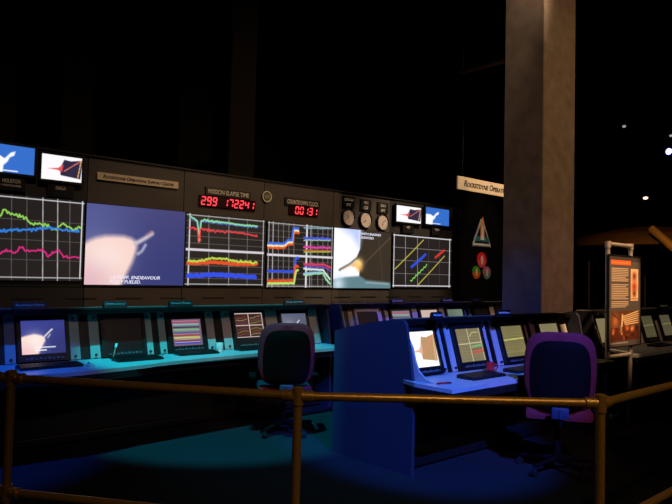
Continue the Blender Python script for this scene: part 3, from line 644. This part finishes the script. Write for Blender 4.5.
# ---- third block, right of the column
FD = 3.14
cD = [7.93, 8.6, 9.24, 9.86]
console_block('control_console', 7.46, 10.9, FD, cD, 'dark console at right behind the free-standing exhibit sign', end_mat=M_BLACK)
MR = 'monitors of the console at right'
for i, (x, lb) in enumerate(zip(cD, ('pale monitor between the right chair and the exhibit sign', 'monitor directly behind the exhibit sign', 'monitor just right of the exhibit sign', 'second monitor right of the exhibit sign, at the picture edge'))):
    pe = Pic(50, 44, (150, 136, 96)) if i == 0 else pic_pale_chart(1 if i % 2 else 2)
    pe.a *= (.85 if i == 0 else .62); monitor(x, FD, pe, lb, MR)
x, y = dpt(660, 345.5); keyboard(x, y, 0, 'dark keyboard on the console at right, beside the exhibit sign')
nameplate(659, 667, 308, FD+.5, 1.215, 'Systems', 'small name plate on the hood at the right picture edge', PLATES)

# ------------------------------------------------------------------ office chairs
def chair(x, y, face, label, dz=0):
    """swivel chair, its back towards local -y"""
    r = empty('office_chair', (x, y, 0), label, 'chair', 'purple office chairs', face)
    def slab(w, h, t, n=4.0, zc=.86, curve=.05, y0=0., taper=.0, seg=40):
        bm = BM(); rings = []
        for (k, sc, dy) in ((0, .93, -t/2), (1, 1, -t/4), (2, 1, t/4), (3, .93, t/2)):
            ring = []
            for i in range(seg):
                a_ = 2*PI*i/seg; c_, s_ = math.cos(a_), math.sin(a_)
                px = abs(c_)**(2/n)*math.copysign(1, c_)*w/2*sc; pz = abs(s_)**(2/n)*math.copysign(1, s_)*h/2*sc
                px *= 1-taper*max(0, pz/(h/2))-taper*.6*max(0, -pz/(h/2)); yy = y0+dy-curve*(1-(px/(w/2))**2)-.10*((pz+h/2)/h-.3)
                ring.append(bm.verts.new((px, yy, zc+pz)))
            rings.append(ring)
        for q in range(3):
            for i in range(seg): bm.faces.new((rings[q][i], rings[q][(i+1) % seg], rings[q+1][(i+1) % seg], rings[q+1][i]))
        for ring, rev in ((rings[0], False), (rings[3], True)):
            prev = ring
            for s_ in (.66, .33):
                cx_ = 0; nr = []
                for v in prev:
                    f_ = s_/(1 if prev is ring else .66); px, pz = v.co.x*f_, (v.co.z-zc)*f_
                    base = y0+(-t/2 if not rev else t/2)*1.1; nr.append(bm.verts.new((px, base-curve*(1-(px/(w/2))**2)-.10*((pz+h/2)/h-.3), zc+pz)))
                for i in range(seg): bm.faces.new((prev[i], prev[(i+1) % seg], nr[(i+1) % seg], nr[i]))
                prev = nr
            bm.faces.new(prev)
        bmesh.ops.recalc_face_normals(bm, faces=bm.faces); return bm
    obj('backrest', slab(.55, .6, .07, zc=.86, y0=-.23, taper=.06), M_PURPLE, r, smooth=True)
    obj('back_shell', slab(.455, .53, .03, zc=.83, y0=-.277, taper=.06), M_SHELL, r, smooth=True)
    bm = BM(); box(bm, (0, .02, .49), (.52, .5, .09), None, .035); obj('seat', bm, M_PURPLE, r, smooth=True)
    obj('seat_pan', span(BM(), (-.22, -.2, .42), (.22, .22, .447), .01), M_SHELL, r)
    bm = BM(); tubepath(bm, [(0, -.02, .43), (0, -.27, .43), (0, -.335, .5), (0, -.335, .56)], .022); box(bm, (0, -.335, .53), (.13, .03, .09), None, .01)
    obj('back_bracket', bm, mat('blue_lit_plastic', (24, 44, 70), .45), r, smooth=True)  # tinted blue for the blue light this plastic catches
    for s in (-1, 1):
        bm = BM(); tubepath(bm, [(s*.2, .02, .432), (s*.3, .02, .44), (s*.31, .0, .57), (s*.31, -.01, .6)], .016); obj('arm_support', bm, M_SHELL, r, smooth=True)
        bm = BM(); box(bm, (s*.31, .0, .615), (.07, .26, .035), None, .014); obj('armrest', bm, M_SHELL, r, smooth=True)
    for o_ in r.children: o_.location.z += dz
    obj('gas_column', cyl(cyl(BM(), (0, 0, .1), (0, 0, .28), .03), (0, 0, .26), (0, 0, .42), .018), M_SHELL, r, smooth=True)
    bm = BM(); cyl(bm, (0, 0, .075), (0, 0, .13), .045); obj('hub', bm, M_SHELL, r, smooth=True)
    for k in range(5):
        a_ = 2*PI*k/5+.3; c_, s_ = math.cos(a_), math.sin(a_)
        bm = BM(); cyl(bm, (.03*c_, .03*s_, .105), (.31*c_, .31*s_, .08), .024, .015, seg=12); lg = obj('base_leg', bm, M_SHELL, r, smooth=True)
        bm = BM(); t_ = Vector((-s_, c_, 0))
        for d in (-.014, .014):
            p_ = Vector((.31*c_, .31*s_, .028))+t_*d; cyl(bm, p_-t_*.008, p_+t_*.008, .028, seg=18)
        cyl(bm, (.31*c_, .31*s_, .03), (.31*c_, .31*s_, .085), .008, seg=10); obj('caster', bm, mat('caster_grey', (30, 30, 34), .3), lg, smooth=True)
    return r
ch1 = chair(3.99, 5.14, math.radians(-33), 'purple office chair at the cyan-lit console, the further of the two', dz=-.055)
ch2 = chair(4.99, 2.74, math.radians(-58), 'purple office chair at the nearer blue-lit console, beside the corner rail post')

# ------------------------------------------------------------------ guard rail in front
r = empty('guard_rail', (2.54, 1.21, 0), 'bronze pipe guard rail with posts running across the foreground', 'railing')
PP = [(.36, 3.82), (.88, 3.10), (1.65, 2.03), (2.54, 1.21), (4.05, 1.22), (5.6, 1.23)]
Lc = lambda p_, z: Vector((p_[0]-2.54, p_[1]-1.21, z))
for i, p_ in enumerate(PP):
    bm = BM(); cyl(bm, Lc(p_, .0), Lc(p_, 1.065), .0185, seg=24); obj('post', bm, M_RAIL, r, smooth=True)
    bm = BM(); lathe(bm, [(.06, 0), (.06, .008), (.028, .014), (.026, .05)], Lc(p_, 0), seg=28); obj('floor_flange', bm, M_RAIL, r, smooth=True)
    for z in (.57, 1.07):
        bm = BM(); cyl(bm, Lc(p_, z-.035), Lc(p_, z+.033), .0235, seg=24); ball(bm, Lc(p_, z+.03), .0225, (1, 1, .35))
        for j in (i-1, i+1):
            if 0 <= j < len(PP):
                d = (Lc(PP[j], z)-Lc(p_, z)).normalized(); cyl(bm, Lc(p_, z)+d*.015, Lc(p_, z)+d*.06, .0225, seg=20); cyl(bm, Lc(p_, z)+d*.03, Lc(p_, z)+d*.036, .0245, seg=20); cyl(bm, Lc(p_, z)+d*.055, Lc(p_, z)+d*.062, .0245, seg=20)
        obj('tee_fitting', bm, M_RAIL, r, smooth=True)
    if i+1 < len(PP):
        for nm, z in (('top_rail', 1.07), ('lower_rail', .57)):
            d = (Lc(PP[i+1], z)-Lc(p_, z)).normalized(); obj(nm, cyl(BM(), Lc(p_, z)+d*.02, Lc(PP[i+1], z)-d*.02, .0175, seg=24), M_RAIL, r, smooth=True)

# ------------------------------------------------------------------ free-standing exhibit sign
KX, KY = 6.80, 3.17
r = empty('exhibit_sign', (KX, KY, 0), 'tall free-standing exhibit sign on two poles with text and photographs', 'sign')
pw = .56; HT = 1.97
obj('base_plate', span(BM(), (-.25, -.28, 0), (pw+.35, .27, .015), .003), M_BLACK, r)
for x in (0, pw):
    obj('pole', cyl(BM(), (x, 0, .015), (x, 0, HT), .024, seg=24), M_ALU, r, smooth=True)
    obj('pole_flange', lathe(BM(), [(.05, .0), (.05, .01), (.032, .016), (.03, .07)], (x, 0, .015), seg=24), M_ALU, r, smooth=True)
    bm = BM(); cyl(bm, (x, 0, HT-.04), (x, 0, HT+.03), .031, seg=24); d = .05 if x == 0 else -.05; cyl(bm, (x, 0, HT), (x+d, 0, HT), .03, seg=20); obj('elbow_fitting', bm, M_ALU, r, smooth=True)
obj('top_bar', cyl(BM(), (0, 0, HT), (pw, 0, HT), .024, seg=24), M_ALU, r, smooth=True)
obj('cross_bar', cyl(BM(), (0, 0, .76), (pw, 0, .76), .022, seg=24), M_ALU, r, smooth=True)
pk = Pic(150, 200, (84, 76, 70), .72)
pk.rect(.0, 0, 1, .06, (60, 54, 50)); 
pk.rect(.06, .05, .68, .1, (232, 92, 36)); pk.line([(.1, .075), (.62, .075)], .012, (246, 140, 80))
yy = .14
for k in range(24):
    if k in (8, 9, 19): yy += .012; continue
    pk.line([(.08, yy), (.6 - (.08 if k % 6 == 5 else 0), yy)], .008, (226, 190, 150), .003); yy += .0195
pk.rect(.68, .14, .93, .5, (236, 190, 140)); pk.blob(.8, .22, .05, (120, 50, 40)); pk.blob(.8, .34, .06, (170, 60, 30)); pk.blob(.8, .42, .04, (110, 50, 34)); pk.line([(.7, .48), (.92, .48)], .01, (140, 90, 60))
pk.rect(.05, .61, .96, .78, (96, 58, 34)); 
for k in range(6): pk.line([(.4+.02*k, .68+.017*k), (.94, .62+.026*k)], .012, (246, 206, 150))
pk.line([(.4, .78), (.42, .66)], .03, (240, 200, 160)); pk.blob(.2, .72, .07, (190, 110, 60)); pk.line([(.1, .64), (.3, .7)], .012, (60, 34, 24))
pk.rect(.05, .79, .96, .94, (90, 40, 22)); 
for k in range(16): pk.blob(random.uniform(.1, .92), random.uniform(.8, .92), random.uniform(.015, .04), random.choice([(250, 190, 120), (230, 110, 50), (40, 18, 12), (255, 220, 170)]), .9)
pk.rect(.05, .955, .6, .97, (150, 140, 140))
pk.mesh('poster', .78, .98, .006, M_PRINT, r, (-.04+.39, -.034, 1.36))
bm = BM(); 
for a_, b_ in (((-.05, -.04, .86), (-.04, -.015, 1.86)), ((.74, -.04, .86), (.75, -.015, 1.86)), ((-.04, -.04, .86), (.74, -.015, .87)), ((-.04, -.04, 1.85), (.74, -.015, 1.86)), ((-.045, -.027, .865), (.745, -.018, 1.855))): span(bm, a_, b_)
obj('panel_frame', bm, M_BLACKP, r)

# ------------------------------------------------------------------ far hall: canopy, posts, pipe, lamps
def at(px, py, d): q_ = ray(px, py); return CP+q_*d       # d metres along the view
c = at(652, 248, 17.5)
r = empty('canopy', (c[0], c[1], 0), 'broad shallow brown canopy in the dark hall behind the exhibit sign', 'canopy')
bm = BM(); lathe(bm, [(2.42, c[2]-.03), (2.45, c[2]+.02), (1.8, c[2]+.3), (.9, c[2]+.5), (.12, c[2]+.6), (.1, c[2]+.56), (.9, c[2]+.44), (1.8, c[2]+.24), (2.37, c[2]-.02)], seg=16); obj('roof_skin', bm, M_TAN, r)
ra, rb = at(652, 229, 15.4), at(676, 250, 14.6); rb = ra+(rb-ra)*(ra[2]-.05)/(ra[2]-rb[2])
bm = BM(); cyl(bm, (ra[0]-c[0], ra[1]-c[1], ra[2]), (rb[0]-c[0], rb[1]-c[1], rb[2]), .09, .13, seg=20); obj('lit_edge_band', bm, mat('lit_edge_tan', (200, 150, 80), .5), r, smooth=True)  # brighter tan band shaped for the canopy's lit edge, carried down to floor
for px, lb in ((589, 1), (645, 2), (700, 3)):
    q_ = at(px, 262, 17.3); obj('support_post', cyl(BM(), (q_[0]-c[0], q_[1]-c[1], 0), (q_[0]-c[0], q_[1]-c[1], c[2]+.1), .03, seg=12), mat('grey_post', (110, 100, 96), .5), r)
a_, b_ = at(459, 72.5, 12), at(508, 59, 10.5); L = Vector(b_-a_)
r = empty('ceiling_pipe', tuple(a_), 'dim brown pipe slung under the ceiling left of the column', 'pipe'); obj('pipe', cyl(BM(), (0, 0, 0), L*1.4, .055, seg=20), mat('rust_pipe', (120, 80, 50), .6), r, smooth=True)
for t in (.1, 1.2):
    q_ = L*t; obj('hanger_rod', cyl(BM(), (q_.x, q_.y, q_.z), (q_.x, q_.y, ZC-a_[2]), .008, seg=8), M_BLACK, r)
def spotlamp(px, py, d, lens, label, rad=.07, aim=(-1, -1, -.6)):
    c_ = Vector(at(px, py, d)); a_ = Vector(aim).normalized()
    r = empty('track_spotlight', tuple(c_), label, 'spotlight', 'track spotlights in the dark ceiling')
    obj('can', cyl(BM(), -a_*.2, a_*.02, rad, rad*1.15, seg=24, cap=True), M_BLACKP, r, smooth=True)
    obj('lens', cyl(BM(), a_*.021, a_*.03, rad*.9, seg=24), lens, r); obj('drop_rod', cyl(BM(), -a_*.1, -a_*.1+Vector((0, 0, ZC-c_.z)), .012, seg=8), M_BLACKP, r)
    bm = BM(); sd = a_.cross(Vector((0, 0, 1))).normalized()
    for s in (-1, 1): cyl(bm, -a_*.1+sd*s*(rad+.01), -a_*.1+sd*s*(rad+.01)+Vector((0, 0, .14)), .008, seg=8)
    cyl(bm, -a_*.1+sd*(rad+.01)+Vector((0, 0, .14)), -a_*.1-sd*(rad+.01)+Vector((0, 0, .14)), .008, seg=8); obj('yoke', bm, M_BLACKP, r)
spotlamp(668, 151.3, 12, M_BLUELENS, 'glowing blue ceiling spotlight near the right picture edge', .065, (-.55, -.8, -.3))
spotlamp(645.5, 197, 13.5, M_WARMLENS, 'small white ceiling spotlight right of the column', .055, (-.6, -.4, -1.6))
spotlamp(624, 125.3, 12, M_DIMLENS, 'dim grey ceiling spotlight up right of the column', .036, (-.6, -.5, -1.6))
spotlamp(671, 134.5, 12, M_DIMLENS, 'dim ceiling spotlight just above the blue one', .036, (-.6, -.5, -1.8))

# ------------------------------------------------------------------ light
wd = bpy.data.worlds.new('world'); SC.world = wd; wd.use_nodes = True
wd.node_tree.nodes['Background'].inputs[0].default_value = (.010, .007, .005, 1); wd.node_tree.nodes['Background'].inputs[1].default_value = 1
def spot(name, loc, tgt, rgb, power, ang, blend=.3, size=.05):
    l = bpy.data.lights.new(name, 'SPOT'); l.energy = power; l.color = rgb; l.spot_size = math.radians(ang); l.spot_blend = blend; l.shadow_soft_size = size
    o = bpy.data.objects.new(name, l); COL.objects.link(o); o.location = loc; o.rotation_euler = (Vector(tgt)-Vector(loc)).to_track_quat('-Z', 'Y').to_euler(); return o
spot('cyan_spot', (2.0, 3.7, 6.6), (3.6, 5.6, .75), (0, .64, .80), 3500, 28, .4)
spot('warm_console_fill', (3.2, -2.0, 4.6), (3.2, 5.9, 1.0), (1, .70, .55), 170, 24, .8)
spot('pink_column_spot', (9.2, -.6, 6.6), (8.4, 4.6, 1.5), (.9, .35, .6), 200, 14, 1)
spot('cyan_floor_spot', (3.3, 3.4, 6.7), (3.9, 4.0, 0), (0, .42, .66), 330, 34, 1)
spot('warm_chair_fill', (.6, -2.6, 6.0), (5.0, 2.8, .9), (1, .30, .34), 520, 12, .6)  # added lamp behind the viewpoint, warms the near chair's fabric
spot('warm_chair_fill', (1.2, -1.0, 6.2), (3.95, 5.1, .9), (1, .34, .34), 330, 12, .6)  # same added fill for the further chair
spot('blue_left_spot', (.6, 3.2, 6.4), (1.3, 5.55, .75), (0, .13, 1), 2000, 20, .7)
spot('blue_spot', (1.2, -2.2, 6.0), (4.35, 3.35, .8), (.02, .13, 1), 7600, 17, .5)
spot('violet_far_spot', (6.0, 1.6, 6.8), (7.0, 5.95, 1.0), (.10, .09, 1), 2600, 20, .6)
spot('blue_panel_spot', (2.2, 4.4, 6.6), (5.45, 6.2, .8), (.0, .09, 1), 900, 12, .5)
spot('blue_column_spot', (2.4, 4.6, 6.8), (7.93, 4.95, 1.0), (.0, .12, 1), 520, 13, .9)
spot('warm_column_spot', (9.4, -2.6, 6.0), (8.3, 4.8, 3.2), (1, .64, .34), 780, 50, .8)
spot('warm_column_fill', (2.0, 2.5, 6.8), (7.93, 4.9, 3.3), (1, .68, .44), 200, 28, .9)
spot('warm_sign_spot', (6.0, .2, 6.6), (7.05, 3.2, 1.62), (1, .62, .34), 4200, 11, .5)
spot('warm_rail_spot', (.2, -1.6, 4.4), (2.2, 1.7, 1.0), (1, .68, .32), 130, 50, .9)
spot('warm_rail_spot', (2.8, -1.8, 4.4), (3.2, 1.2, .9), (1, .70, .34), 110, 50, .7)
for x_, p_ in ((1.3, 300), (4.6, 380), (7.6, 320)):
    spot('warm_wall_spot', (x_, 3.6, 6.8), (x_+.1, 7.9, 2.25), (1, .74, .52), p_, 42, .9)
spot('hanging_sign_spot', (10.7, 3.9, 6.8), (9.2, 6.4, 3.12), (1, .78, .54), 1300, 30, .5)
spot('emblem_spot', (10.5, 5.6, 6.8), (11.6, 8.0, 1.9), (1, .8, .65), 420, 22, .6)
q_ = at(645.5, 197, 13.5); spot('canopy_spot', (q_[0]-.05, q_[1]-.05, q_[2]-.1), at(662, 243, 15.3), (1, .56, .18), 42, 110, .8, .02)
